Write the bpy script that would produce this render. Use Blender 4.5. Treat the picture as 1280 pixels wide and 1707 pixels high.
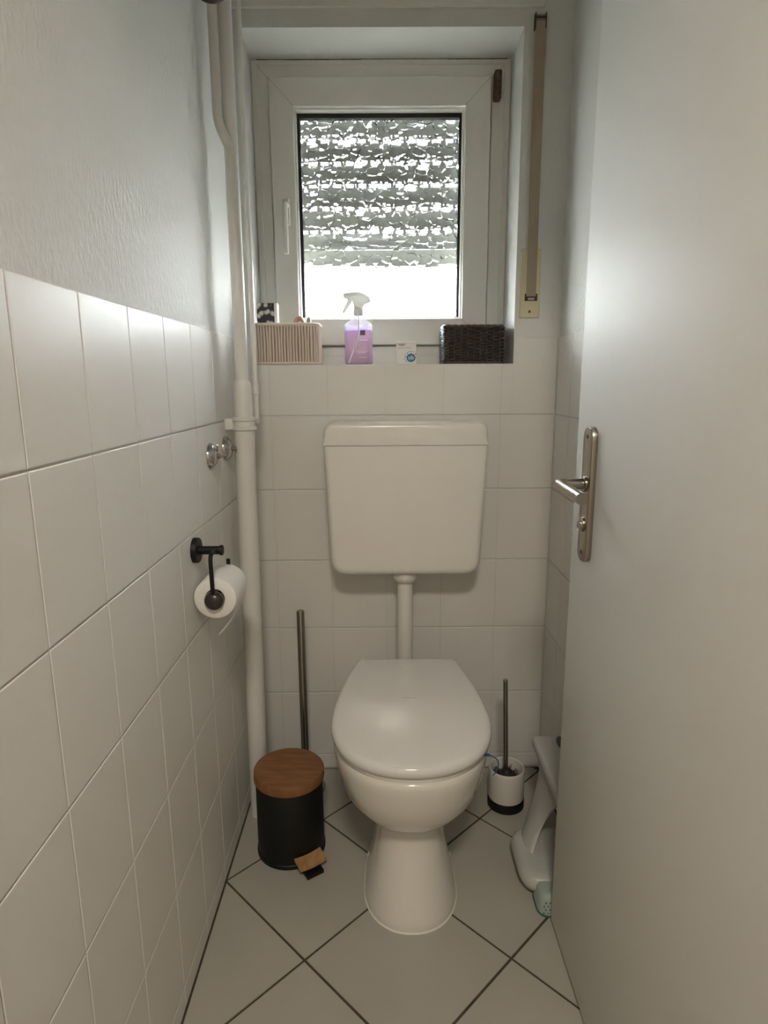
import bpy, bmesh, math, random
from mathutils import Vector, Matrix

random.seed(7)
for o in list(bpy.data.objects):
    bpy.data.objects.remove(o)
SC = bpy.context.scene
COL = SC.collection
PI = math.pi

# ------------------------------------------------------------------ camera
cam_d = bpy.data.cameras.new('camera')
cam = bpy.data.objects.new('camera', cam_d)
COL.objects.link(cam)
cam_d.sensor_fit = 'HORIZONTAL'
cam_d.sensor_width = 36.0
cam_d.lens = 1053.3 / 1280 * 36.0
cam_d.clip_start = 0.02
TILT, YAW, ROLL = 0.2043, 0.0031, -0.006
fw = Vector((math.sin(YAW) * math.cos(TILT), math.cos(YAW) * math.cos(TILT), -math.sin(TILT)))
rt = Vector((math.cos(YAW), -math.sin(YAW), 0))
up = rt.cross(fw)
r2 = rt * math.cos(ROLL) + up * math.sin(ROLL)
u2 = up * math.cos(ROLL) - rt * math.sin(ROLL)
mw = Matrix((r2, u2, -fw)).transposed().to_4x4()
mw.translation = Vector((0.3771, 0.0, 1.1611))
cam.matrix_world = mw
SC.camera = cam

# ------------------------------------------------------------------ light
world = bpy.data.worlds.new('overcast_sky')
SC.world = world
world.use_nodes = True
bgn = world.node_tree.nodes['Background']
bgn.inputs['Strength'].default_value = 5.0
_nt = world.node_tree           # bright overcast sky above the horizon, dull ground below it
_tc = _nt.nodes.new('ShaderNodeTexCoord')
_sx = _nt.nodes.new('ShaderNodeSeparateXYZ')
_mr = _nt.nodes.new('ShaderNodeMapRange')
_mr.inputs['From Min'].default_value = -0.04
_mr.inputs['From Max'].default_value = 0.02
_mx = _nt.nodes.new('ShaderNodeMix')
_mx.data_type = 'RGBA'
_mx.inputs['A'].default_value = (0.18, 0.18, 0.165, 1)
_mx.inputs['B'].default_value = (0.92, 0.965, 1.0, 1)
_nt.links.new(_tc.outputs['Generated'], _sx.inputs[0])
_nt.links.new(_sx.outputs['Z'], _mr.inputs['Value'])
_nt.links.new(_mr.outputs['Result'], _mx.inputs['Factor'])
_nt.links.new(_mx.outputs['Result'], bgn.inputs['Color'])

def area(name, loc, rot, sx, sy, power, color):
    d = bpy.data.lights.new(name, 'AREA')
    d.shape = 'RECTANGLE'
    d.size, d.size_y = sx, sy
    d.energy = power
    d.color = color
    o = bpy.data.objects.new(name, d)
    COL.objects.link(o)
    o.location = loc
    o.rotation_euler = rot
    return o
# the hall's ceiling lamp behind the doorway
area('hall_ceiling_lamp_offscreen', (0.40, -0.55, 2.34), (0, 0, 0), 0.30, 0.30, 1.85, (1.0, 0.90, 0.77))

SC.view_settings.view_transform = 'Standard'
SC.view_settings.look = 'None'
SC.view_settings.gamma = 1.0
SC.view_settings.use_curve_mapping = False
SC.view_settings.exposure = 3.88

# ------------------------------------------------------------------ materials
def mat(name, color, rough=0.5, metal=0.0, spec=0.5, bump=None, var=None, coat=0.0, trans=0.0):
    """bump=(scale, strength, distance, stretch xyz); var=(scale, colour2, stretch)"""
    m = bpy.data.materials.new(name)
    m.use_nodes = True
    nt = m.node_tree
    b = nt.nodes['Principled BSDF']
    b.inputs['Base Color'].default_value = (*color, 1)
    b.inputs['Roughness'].default_value = rough
    b.inputs['Metallic'].default_value = metal
    b.inputs['Specular IOR Level'].default_value = spec
    b.inputs['Coat Weight'].default_value = coat
    b.inputs['Transmission Weight'].default_value = trans
    tc = nt.nodes.new('ShaderNodeTexCoord')
    geo = nt.nodes.new('ShaderNodeNewGeometry')
    def noise(scale, stretch, detail=4):
        mp = nt.nodes.new('ShaderNodeMapping')
        mp.inputs['Scale'].default_value = stretch
        nt.links.new(geo.outputs['Position'], mp.inputs['Vector'])
        n = nt.nodes.new('ShaderNodeTexNoise')
        n.inputs['Scale'].default_value = scale
        n.inputs['Detail'].default_value = detail
        nt.links.new(mp.outputs['Vector'], n.inputs['Vector'])
        return n
    if var:
        n = noise(var[0], var[2] if len(var) > 2 else (1, 1, 1))
        mx = nt.nodes.new('ShaderNodeMix')
        mx.data_type = 'RGBA'
        mx.inputs['A'].default_value = (*color, 1)
        mx.inputs['B'].default_value = (*var[1], 1)
        rp = nt.nodes.new('ShaderNodeMapRange')
        rp.inputs['From Min'].default_value = 0.35
        rp.inputs['From Max'].default_value = 0.65
        nt.links.new(n.outputs['Fac'], rp.inputs['Value'])
        nt.links.new(rp.outputs['Result'], mx.inputs['Factor'])
        nt.links.new(mx.outputs['Result'], b.inputs['Base Color'])
    if bump:
        n = noise(bump[0], bump[3] if len(bump) > 3 else (1, 1, 1), 5)
        bp = nt.nodes.new('ShaderNodeBump')
        bp.inputs['Strength'].default_value = bump[1]
        bp.inputs['Distance'].default_value = bump[2]
        nt.links.new(n.outputs['Fac'], bp.inputs['Height'])
        nt.links.new(bp.outputs['Normal'], b.inputs['Normal'])
    return m

M = {}
M['plaster'] = mat('painted_plaster', (0.68, 0.685, 0.66), 0.65, spec=0.3, bump=(150, 0.55, 0.004, (1, 1, 0.5)))
M['reveal'] = mat('reveal_plaster', (0.68, 0.685, 0.66), 0.7, bump=(160, 0.4, 0.002))
M['tile'] = mat('painted_tile', (0.74, 0.73, 0.695), 0.42, spec=0.2, bump=(26, 0.3, 0.002))
M['tile_back'] = mat('painted_tile_back', (0.74, 0.73, 0.695), 0.13, bump=(26, 0.12, 0.001))
M['grout'] = mat('painted_grout', (0.70, 0.69, 0.65), 0.6)
M['floor_tile'] = mat('floor_tile', (0.40, 0.385, 0.335), 0.38, var=(5, (0.43, 0.415, 0.36)), bump=(90, 0.05, 0.001))
M['floor_grout'] = mat('floor_grout', (0.06, 0.045, 0.03), 0.9, var=(40, (0.09, 0.07, 0.05)))
M['ceiling'] = mat('ceiling_paint', (0.74, 0.73, 0.70), 0.8)
M['hall'] = mat('hall_paint', (0.70, 0.66, 0.58), 0.8)
M['hall_floor'] = mat('hall_floor', (0.40, 0.30, 0.20), 0.5)
M['door'] = mat('door_paint', (0.72, 0.72, 0.69), 0.56, spec=0.16, bump=(38, 0.25, 0.0012, (1, 1, 0.6)))
M['upvc'] = mat('window_upvc', (0.73, 0.73, 0.68), 0.35)
M['upvc_line'] = mat('window_groove', (0.42, 0.40, 0.35), 0.7)
M['upvc_grime'] = mat('mould', (0.10, 0.09, 0.07), 0.9, var=(80, (0.25, 0.23, 0.19)))
M['gasket'] = mat('black_gasket', (0.012, 0.012, 0.013), 0.6)
M['hinge'] = mat('rusty_hinge', (0.16, 0.13, 0.09), 0.5, metal=0.6, var=(120, (0.10, 0.06, 0.035)))
M['slat'] = mat('shutter_slat', (0.27, 0.28, 0.27), 0.55)
M['ceramic'] = mat('white_ceramic', (0.74, 0.715, 0.655), 0.12, coat=0.3)
M['cistern'] = mat('cistern_plastic', (0.78, 0.76, 0.70), 0.22, coat=0.15)
M['seat'] = mat('seat_plastic', (0.74, 0.73, 0.705), 0.10, coat=0.4)
M['pipe'] = mat('painted_pipe', (0.72, 0.715, 0.68), 0.35, bump=(60, 0.2, 0.001))
M['chrome'] = mat('chrome', (0.52, 0.51, 0.49), 0.13, metal=1.0)
M['steel'] = mat('brushed_steel', (0.36, 0.33, 0.295), 0.27, metal=1.0, bump=(300, 0.1, 0.0005, (1, 1, 0.05)))
M['black'] = mat('black_metal', (0.006, 0.006, 0.006), 0.5, spec=0.3)
M['black_ball'] = mat('black_cap', (0.05, 0.045, 0.042), 0.25, metal=0.3)
M['paper'] = mat('toilet_paper', (0.84, 0.83, 0.80), 0.9, bump=(180, 0.5, 0.002))
M['wood'] = mat('bamboo_wood', (0.27, 0.125, 0.045), 0.5, var=(14, (0.19, 0.08, 0.025), (1, 6, 1)))
M['wood_pedal'] = mat('pedal_wood', (0.45, 0.27, 0.12), 0.5, var=(30, (0.36, 0.20, 0.08), (4, 1, 1)))
M['dark_wood'] = mat('dark_red_wood', (0.02, 0.006, 0.004), 0.6, spec=0.2)
M['bristle'] = mat('black_bristle', (0.02, 0.019, 0.018), 0.6)
M['cup'] = mat('brush_cup', (0.74, 0.72, 0.67), 0.3)
M['silicone'] = mat('silicone', (0.74, 0.71, 0.65), 0.45)
M['blue'] = mat('blue_plastic', (0.04, 0.09, 0.19), 0.35)
M['blue_print'] = mat('blue_print', (0.05, 0.19, 0.36), 0.5)
M['white_print'] = mat('white_print', (0.85, 0.85, 0.84), 0.5)
M['grey_print'] = mat('grey_print', (0.42, 0.41, 0.40), 0.5)
M['plum_print'] = mat('plum_print', (0.055, 0.02, 0.05), 0.5)
M['carton'] = mat('white_carton', (0.80, 0.79, 0.77), 0.5)
M['cane'] = mat('pale_cord', (0.66, 0.58, 0.49), 0.75, bump=(300, 0.4, 0.001))
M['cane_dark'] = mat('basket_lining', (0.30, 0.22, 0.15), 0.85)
M['weave'] = mat('dark_weave', (0.045, 0.037, 0.033), 0.4, var=(90, (0.085, 0.070, 0.062)))
M['weave_in'] = mat('dark_weave_lining', (0.012, 0.010, 0.009), 0.8)
M['belt'] = mat('belt_webbing', (0.37, 0.30, 0.22), 0.85, bump=(500, 0.4, 0.001))
M['cream'] = mat('cream_plastic', (0.64, 0.58, 0.38), 0.35)
M['bracket'] = mat('brown_bracket', (0.05, 0.035, 0.02), 0.5)
M['clip'] = mat('rose_clip', (0.50, 0.30, 0.22), 0.3)
M['clip_grey'] = mat('grey_clip', (0.22, 0.21, 0.20), 0.4)
M['stool'] = mat('stool_plastic', (0.50, 0.515, 0.49), 0.35)
M['stool_green'] = mat('stool_green', (0.36, 0.43, 0.385), 0.55)
M['stool_dark'] = mat('stool_dark_green', (0.03, 0.13, 0.10), 0.5)
M['stool_grey'] = mat('stool_grey', (0.06, 0.065, 0.06), 0.5)

def pane_material():
    m = bpy.data.materials.new('hammered_glass')
    m.use_nodes = True
    nt = m.node_tree
    nt.nodes.clear()
    out = nt.nodes.new('ShaderNodeOutputMaterial')
    geo = nt.nodes.new('ShaderNodeNewGeometry')
    v = nt.nodes.new('ShaderNodeTexVoronoi')
    v.feature = 'F1'
    v.inputs['Scale'].default_value = 44
    sq = nt.nodes.new('ShaderNodeMath')
    sq.operation = 'POWER'
    sq.inputs[1].default_value = 2.0
    nt.links.new(v.outputs['Distance'], sq.inputs[0])
    nt.links.new(geo.outputs['Position'], v.inputs['Vector'])
    bp = nt.nodes.new('ShaderNodeBump')
    bp.inputs['Strength'].default_value = 1.0
    bp.inputs['Distance'].default_value = 0.010
    nt.links.new(sq.outputs[0], bp.inputs['Height'])
    g = nt.nodes.new('ShaderNodeBsdfGlass')
    g.inputs['IOR'].default_value = 1.45
    g.inputs['Roughness'].default_value = 0.0
    g.inputs['Color'].default_value = (0.98, 0.99, 0.98, 1)
    nt.links.new(bp.outputs['Normal'], g.inputs['Normal'])
    t = nt.nodes.new('ShaderNodeBsdfTransparent')
    t.inputs['Color'].default_value = (0.98, 0.99, 0.98, 1)
    mx = nt.nodes.new('ShaderNodeMixShader')
    mx.inputs[0].default_value = 0.86
    nt.links.new(t.outputs[0], mx.inputs[1])
    nt.links.new(g.outputs[0], mx.inputs[2])
    nt.links.new(mx.outputs[0], out.inputs[0])
    return m
M['pane'] = pane_material()

def clear_mat(name, tcol, dcol, fac, gloss=0.08):
    m = bpy.data.materials.new(name)
    m.use_nodes = True
    nt = m.node_tree
    nt.nodes.clear()
    out = nt.nodes.new('ShaderNodeOutputMaterial')
    t = nt.nodes.new('ShaderNodeBsdfTransparent')
    t.inputs['Color'].default_value = (*tcol, 1)
    d = nt.nodes.new('ShaderNodeBsdfTranslucent')
    d.inputs['Color'].default_value = (*dcol, 1)
    d2 = nt.nodes.new('ShaderNodeBsdfDiffuse')
    d2.inputs['Color'].default_value = (*dcol, 1)
    a = nt.nodes.new('ShaderNodeMixShader')
    a.inputs[0].default_value = 0.5
    nt.links.new(d.outputs[0], a.inputs[1])
    nt.links.new(d2.outputs[0], a.inputs[2])
    mx = nt.nodes.new('ShaderNodeMixShader')
    mx.inputs[0].default_value = fac
    nt.links.new(t.outputs[0], mx.inputs[1])
    nt.links.new(a.outputs[0], mx.inputs[2])
    gl = nt.nodes.new('ShaderNodeBsdfGlossy')
    gl.inputs['Roughness'].default_value = 0.1
    m2 = nt.nodes.new('ShaderNodeMixShader')
    m2.inputs[0].default_value = gloss
    nt.links.new(mx.outputs[0], m2.inputs[1])
    nt.links.new(gl.outputs[0], m2.inputs[2])
    nt.links.new(m2.outputs[0], out.inputs[0])
    return m
M['bottle'] = clear_mat('clear_bottle', (0.96, 0.94, 0.98), (0.8, 0.78, 0.85), 0.10, 0.05)
M['liquid'] = clear_mat('lavender_liquid', (0.83, 0.69, 0.78), (0.60, 0.45, 0.53), 0.5, 0.02)
M['spray'] = clear_mat('milky_plastic', (1, 1, 1), (0.58, 0.575, 0.55), 1.0, 0.04)
M['film'] = clear_mat('lilac_label_film', (0.80, 0.78, 0.97), (0.66, 0.62, 0.88), 0.45, 0.02)

def floral():
    m = bpy.data.materials.new('floral_print')
    m.use_nodes = True
    nt = m.node_tree
    b = nt.nodes['Principled BSDF']
    b.inputs['Roughness'].default_value = 0.45
    geo = nt.nodes.new('ShaderNodeNewGeometry')
    v = nt.nodes.new('ShaderNodeTexVoronoi')
    v.inputs['Scale'].default_value = 70
    nt.links.new(geo.outputs['Position'], v.inputs['Vector'])
    n = nt.nodes.new('ShaderNodeTexNoise')
    n.inputs['Scale'].default_value = 130
    nt.links.new(geo.outputs['Position'], n.inputs['Vector'])
    ad = nt.nodes.new('ShaderNodeMath')
    ad.operation = 'MULTIPLY_ADD'
    nt.links.new(n.outputs['Fac'], ad.inputs[0])
    ad.inputs[1].default_value = 0.5
    nt.links.new(v.outputs['Distance'], ad.inputs[2])
    r = nt.nodes.new('ShaderNodeValToRGB')
    e = r.color_ramp.elements
    e[0].position = 0.54; e[0].color = (0.62, 0.58, 0.54, 1)
    e[1].position = 0.80; e[1].color = (0.02, 0.018, 0.03, 1)
    x = e.new(0.66); x.color = (0.33, 0.30, 0.30, 1)
    nt.links.new(ad.outputs[0], r.inputs[0])
    nt.links.new(r.outputs[0], b.inputs['Base Color'])
    return m
M['floral'] = floral()

# ------------------------------------------------------------------ helpers
def obj(name, bm, m, parent=None, smooth=None, label=None):
    me = bpy.data.meshes.new(name)
    bmesh.ops.recalc_face_normals(bm, faces=bm.faces)
    bm.to_mesh(me)
    bm.free()
    me.materials.append(M[m] if isinstance(m, str) else m)
    if smooth is not None:
        for p in me.polygons:
            p.use_smooth = True
        me.set_sharp_from_angle(angle=math.radians(smooth))
    o = bpy.data.objects.new(name, me)
    COL.objects.link(o)
    if parent:
        o.parent = parent
        o.matrix_parent_inverse = Matrix.Translation(parent.location).inverted()
    if label:
        o['label'] = label
    return o

def tag(o, label, cat, group=None):
    o['label'] = label
    o['category'] = cat
    if group:
        o['group'] = group
    return o

def thing(name, label, cat, loc, group=None):
    o = bpy.data.objects.new(name, None)
    o.empty_display_size = 0.05
    COL.objects.link(o)
    o.location = loc
    return tag(o, label, cat, group)

def struct(o, label=None, cat=None):
    o['kind'] = 'structure'
    if label:
        o['label'] = label
        o['category'] = cat
    return o

def sempty(name, loc, label, cat):
    o = bpy.data.objects.new(name, None)
    COL.objects.link(o)
    o.location = loc
    return struct(o, label, cat)

def box(bm, a, b, bev=0.0, seg=2):
    vs = [bm.verts.new((x, y, z)) for x in (a[0], b[0]) for y in (a[1], b[1]) for z in (a[2], b[2])]
    idx = [(0, 1, 3, 2), (4, 6, 7, 5), (0, 4, 5, 1), (2, 3, 7, 6), (0, 2, 6, 4), (1, 5, 7, 3)]
    fs = [bm.faces.new([vs[i] for i in f]) for f in idx]
    if bev:
        es = list({e for f in fs for e in f.edges})
        bmesh.ops.bevel(bm, geom=es, offset=bev, segments=seg, affect='EDGES', profile=0.5)
    return bm

def bx(a, b, bev=0.0, seg=2):
    return box(bmesh.new(), a, b, bev, seg)

def rings(bm, rs, cap0=True, cap1=True, closed=True):
    vr = [[bm.verts.new(p) for p in r] for r in rs]
    n = len(vr[0])
    for i in range(len(vr) - 1):
        for k in range(n if closed else n - 1):
            bm.faces.new((vr[i][k], vr[i][(k + 1) % n], vr[i + 1][(k + 1) % n], vr[i + 1][k]))
    if cap0:
        bm.faces.new(vr[0][::-1])
    if cap1:
        bm.faces.new(vr[-1])
    return bm

def lathe(prof, c, axis='z', n=40, bm=None, cap0=True, cap1=True):
    bm = bm or bmesh.new()
    rs = []
    for r, h in prof:
        ring = []
        for k in range(n):
            a = 2 * PI * k / n
            u, v = r * math.cos(a), r * math.sin(a)
            p = {'z': (u, v, h), 'x': (h, u, v), 'y': (u, h, v)}[axis]
            ring.append((c[0] + p[0], c[1] + p[1], c[2] + p[2]))
        rs.append(ring)
    return rings(bm, rs, cap0, cap1)

def tube(pts, r, n=12, bm=None, closed=False):
    bm = bm or bmesh.new()
    P = [Vector(p) for p in pts]
    rad = r if isinstance(r, (list, tuple)) else [r] * len(P)
    rs = []
    prev = None
    for i, p in enumerate(P):
        if closed:
            t = P[(i + 1) % len(P)] - P[i - 1]
        else:
            t = P[min(i + 1, len(P) - 1)] - P[max(i - 1, 0)]
        t.normalize()
        if prev is None:
            a = Vector((0, 0, 1)) if abs(t.z) < 0.9 else Vector((1, 0, 0))
            u = t.cross(a).normalized()
        else:
            u = (prev - t * prev.dot(t)).normalized()
        prev = u
        v = t.cross(u)
        rs.append([p + (u * math.cos(2 * PI * k / n) + v * math.sin(2 * PI * k / n)) * rad[i] for k in range(n)])
    if closed:
        rs.append(rs[0])
        vr = [[bm.verts.new(q) for q in ring] for ring in rs[:-1]]
        m = len(vr)
        for i in range(m):
            for k in range(n):
                bm.faces.new((vr[i][k], vr[i][(k + 1) % n], vr[(i + 1) % m][(k + 1) % n], vr[(i + 1) % m][k]))
        return bm
    return rings(bm, rs)

def arc_pts(pts, rad=0.01, seg=6):
    """polyline with rounded corners"""
    P = [Vector(p) for p in pts]
    out = [P[0]]
    for i in range(1, len(P) - 1):
        a, b, c = P[i - 1], P[i], P[i + 1]
        d1 = (a - b); d2 = (c - b)
        r = min(rad, d1.length * 0.49, d2.length * 0.49)
        s = b + d1.normalized() * r
        e = b + d2.normalized() * r
        for k in range(seg + 1):
            t = k / seg
            out.append(s * (1 - t) ** 2 + b * 2 * t * (1 - t) + e * t * t)
    out.append(P[-1])
    return out

def round_poly(pts, rads, seg=7):
    """2D polygon, per-corner radius"""
    out = []
    n = len(pts)
    for i in range(n):
        a, b, c = Vector(pts[i - 1]), Vector(pts[i]), Vector(pts[(i + 1) % n])
        r = rads[i] if isinstance(rads, (list, tuple)) else rads
        if r <= 0:
            out.append(b); continue
        s = b + (a - b).normalized() * r
        e = b + (c - b).normalized() * r
        for k in range(seg + 1):
            t = k / seg
            out.append(s * (1 - t) ** 2 + b * 2 * t * (1 - t) + e * t * t)
    return out

def inset2(poly, d):
    n = len(poly)
    area2 = sum(poly[i].x * poly[(i + 1) % n].y - poly[(i + 1) % n].x * poly[i].y for i in range(n))
    s = 1 if area2 > 0 else -1
    out = []
    for i in range(n):
        a, b, c = poly[i - 1], poly[i], poly[(i + 1) % n]
        t = (c - a)
        t.normalize()
        nn = Vector((-t.y, t.x)) * s
        out.append(b + nn * d)
    return out

def slab(poly, layers, f, bm=None):
    """stack of inset copies of a 2D outline; f(u, v, h) -> xyz"""
    bm = bm or bmesh.new()
    rs = []
    for h, d in layers:
        q = inset2([Vector(p) for p in poly], d) if d else poly
        rs.append([f(p[0], p[1], h) for p in q])
    return rings(bm, rs)

def frame_ring(outer, inner, y0, y1, bev=0.0):
    """picture frame in the xz plane with mitred corners; y0 front"""
    bm = bmesh.new()
    def rect(r, y):
        return [bm.verts.new((r[0], y, r[1])), bm.verts.new((r[2], y, r[1])), bm.verts.new((r[2], y, r[3])), bm.verts.new((r[0], y, r[3]))]
    of, inf = rect(outer, y0), rect(inner, y0)
    ob, inb = rect(outer, y1), rect(inner, y1)
    for k in range(4):
        j = (k + 1) % 4
        bm.faces.new((of[k], of[j], inf[j], inf[k]))
        bm.faces.new((ob[k], ob[j], inb[j], inb[k]))
        bm.faces.new((of[k], of[j], ob[j], ob[k]))
        bm.faces.new((inf[k], inf[j], inb[j], inb[k]))
    if bev:
        es = [e for e in bm.edges if abs(e.verts[0].co.y - y0) < 1e-6 and abs(e.verts[1].co.y - y0) < 1e-6 and e.is_manifold
              and any(abs(f.normal.y) < 0.5 or True for f in e.link_faces)]
        es = [e for e in es if abs((e.verts[0].co - e.verts[1].co).x) < 1e-6 or abs((e.verts[0].co - e.verts[1].co).z) < 1e-6]
        bmesh.ops.bevel(bm, geom=es, offset=bev, segments=2, affect='EDGES', profile=0.5)
    return bm

def text_mesh(name, body, size, m, parent, loc, depth=0.0003):
    cu = bpy.data.curves.new(name, 'FONT')
    cu.body = body
    cu.size = size
    cu.extrude = depth
    cu.align_x = 'CENTER'
    cu.align_y = 'CENTER'
    t = bpy.data.objects.new(name, cu)
    COL.objects.link(t)
    bpy.context.view_layer.update()
    dg = bpy.context.evaluated_depsgraph_get()
    me = bpy.data.meshes.new_from_object(t.evaluated_get(dg))
    bpy.data.objects.remove(t)
    me.name = name
    me.transform(Matrix.Translation(loc) @ Matrix.Rotation(PI / 2, 4, 'X'))
    me.materials.clear()
    me.materials.append(M[m])
    o = bpy.data.objects.new(name, me)
    COL.objects.link(o)
    if parent:
        o.parent = parent
        o.matrix_parent_inverse = Matrix.Translation(parent.location).inverted()
    return o

# ------------------------------------------------------------------ room numbers
RW = 0.85            # room width (left wall tile faces at x = 0)
YB = 1.7385          # tile faces of the window wall
YF = 0.40            # room side of the doorway wall
HC = 2.50
G = 0.003            # tile faces stand this far proud of the bare wall
Z0, PH, PW, V0 = 1.2741, 0.2044, 0.1564, 0.6701
OX0, OX1, OZ0, OZ1 = 0.033, 0.731, 1.2055, 2.003    # window opening

# ------------------------------------------------------------------ structure
wl = struct(obj('wall_left', bx((-0.15, YF - 0.10, -0.1), (-G, 2.1, HC + 0.1)), 'plaster'))
wr = struct(obj('wall_right', bx((RW + G, YF - 0.10, -0.1), (RW + 0.15, 2.1, HC + 0.1)), 'plaster'))
bm = bmesh.new()
YW = YB + G
box(bm, (-0.1, YW, -0.1), (0.95, 2.02, OZ0 - 0.002))
box(bm, (-0.1, YW, OZ0 - 0.002), (OX0, 2.02, HC + 0.1))
box(bm, (OX1, YW, OZ0 - 0.002), (0.95, 2.02, HC + 0.1))
box(bm, (OX0, YW, OZ1), (OX1, 2.02, HC + 0.1))
wb = struct(obj('wall_back', bm, 'reveal'))
fl = struct(obj('floor', bx((-0.15, YF - 0.10, -0.15), (RW + 0.15, 2.05, -0.0025)), 'floor_grout'))
struct(obj('ceiling', bx((-0.15, YF - 0.1, HC), (RW + 0.15, 2.05, HC + 0.12)), 'ceiling'))
bm = bmesh.new()
box(bm, (-1.3, YF - 0.12, -0.1), (0.03, YF, HC + 0.1))
box(bm, (0.785, YF - 0.12, -0.1), (2.1, YF, HC + 0.1))
box(bm, (0.03, YF - 0.12, 2.0), (0.785, YF, HC + 0.1))
struct(obj('wall_front', bm, 'plaster'))
# hall behind the camera
struct(obj('wall_hall_left', bx((-1.4, -1.35, -0.1), (-1.3, YF, HC + 0.1)), 'hall'))
struct(obj('wall_hall_right', bx((2.1, -1.35, -0.1), (2.2, YF, HC + 0.1)), 'hall'))
struct(obj('wall_hall_back', bx((-1.4, -1.45, -0.1), (2.2, -1.35, HC + 0.1)), 'hall'))
struct(obj('floor_hall', bx((-1.4, -1.45, -0.15), (2.2, YF - 0.1, -0.003)), 'hall_floor'))
struct(obj('ceiling_hall', bx((-1.4, -1.45, HC), (2.2, YF - 0.1, HC + 0.12)), 'ceiling'))

# wall tiles -----------------------------------------------------------
_tile = {}
def tile_mesh(w, h, m, cu):
    key = (round(w, 4), round(h, 4), m, cu)
    if key not in _tile:
        bm = bmesh.new()
        c = 0.0016
        def r(i, z):
            j = i * cu
            return [(j, i, z), (w - j, i, z), (w - j, h - i, z), (j, h - i, z)]
        rings(bm, [r(0, -0.004), r(0, 0.0018), r(c * 0.35, 0.0026), r(c, G)])
        bmesh.ops.recalc_face_normals(bm, faces=bm.faces)
        me = bpy.data.meshes.new('tile')
        bm.to_mesh(me); bm.free()
        me.materials.append(M[m])
        _tile[key] = me
    return _tile[key]

def place_tile(parent, u0, u1, z0, z1, side, m, cu=1.0):
    w, h = u1 - u0, z1 - z0
    if w < 0.006 or h < 0.006:
        return
    o = bpy.data.objects.new('tile', tile_mesh(w, h, m, cu))
    COL.objects.link(o)
    o.parent = parent
    if side == 'left':      # u = y, normal +x
        R = Matrix(((0, 0, 1), (1, 0, 0), (0, 1, 0)))
        loc = (-G, u0, z0)
    elif side == 'right':   # normal -x ; u runs -y
        R = Matrix(((0, 0, -1), (-1, 0, 0), (0, 1, 0)))
        loc = (RW + G, u1, z0)
    else:                   # back, normal -y
        R = Matrix(((1, 0, 0), (0, 0, -1), (0, 1, 0)))
        loc = (u0, YW, z0)
    mm = R.to_4x4()
    mm.translation = Vector(loc)
    o.matrix_local = mm

rows = [(max(Z0 - (k + 1) * PH, 0.001), Z0 - k * PH) for k in range(7)]
gu, gv = 0.0022, 0.0026
cols = []
y = V0 - 2 * PW
while y < YB:
    cols.append((max(y, YF + 0.002), min(y + PW, YB - 0.001)))
    y += PW
for z0, z1 in rows:
    for a, b in cols:
        place_tile(wl, a + gu / 2, b - gu / 2, z0 + gv / 2, z1 - gv / 2, 'left', 'tile', 0.6)
        place_tile(wr, a + gu / 2, b - gu / 2, z0 + gv / 2, z1 - gv / 2, 'right', 'tile')
xs = [0.001, 0.0755, 0.232, 0.388, 0.545, 0.7015, RW - 0.001]
for k, (z0, z1) in enumerate(rows):
    for a, b in zip(xs[:-1], xs[1:]):
        a2, b2 = a + 0.0001, b - 0.0001
        if k == 0:
            segs = []
            for (p, q, top) in ((0.001, OX0, z1), (OX0, OX1, OZ0 - 0.0005), (OX1, RW, z1)):
                s, e = max(a2, p), min(b2, q)
                if e - s > 0.004:
                    segs.append((s, e, top))
            for s, e, t in segs:
                place_tile(wb, s, e, z0 + gv / 2, t - (gv / 2 if t == z1 else 0), 'back', 'tile_back', 0.08)
        else:
            place_tile(wb, a2, b2, z0 + gv / 2, z1 - gv / 2, 'back', 'tile_back', 0.08)

# floor tiles (30 cm, laid on the diagonal) ------------------------------
def clip(poly, ax, val, keep_less):
    out = []
    n = len(poly)
    for i in range(n):
        p, q = poly[i], poly[(i + 1) % n]
        ip = (p[ax] <= val) == keep_less
        iq = (q[ax] <= val) == keep_less
        if ip:
            out.append(p)
        if ip != iq:
            t = (val - p[ax]) / (q[ax] - p[ax])
            out.append(tuple(p[k] + t * (q[k] - p[k]) for k in range(2)))
    return out
S = 0.30
D = S * math.sqrt(2)
NY = 1.083          # a row of nodes lies at this y
for i in range(-6, 9):
    for j in range(-8, 10):
        if (i + j) % 2:
            continue
        cx, cy = i * D / 2, NY + j * D / 2
        h = D / 2 - 0.0039
        poly = [(cx - h, cy), (cx, cy - h), (cx + h, cy), (cx, cy + h)]
        for ax, val, less in ((0, 0.003, False), (0, RW - 0.003, True), (1, YF - 0.1, False), (1, YB - 0.003, True)):
            poly = clip(poly, ax, val, less) if len(poly) > 2 else []
        if len(poly) < 3:
            continue
        pv = [Vector(p) for p in poly]
        ar = abs(sum(pv[k].x * pv[(k + 1) % len(pv)].y - pv[(k + 1) % len(pv)].x * pv[k].y for k in range(len(pv)))) / 2
        if ar < 0.0002:
            continue
        bm = slab(pv, [(-0.006, 0), (-0.0008, 0), (0, 0.0008)], lambda u, v, hh: (u, v, hh))
        obj('tile', bm, 'floor_tile', fl)

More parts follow.
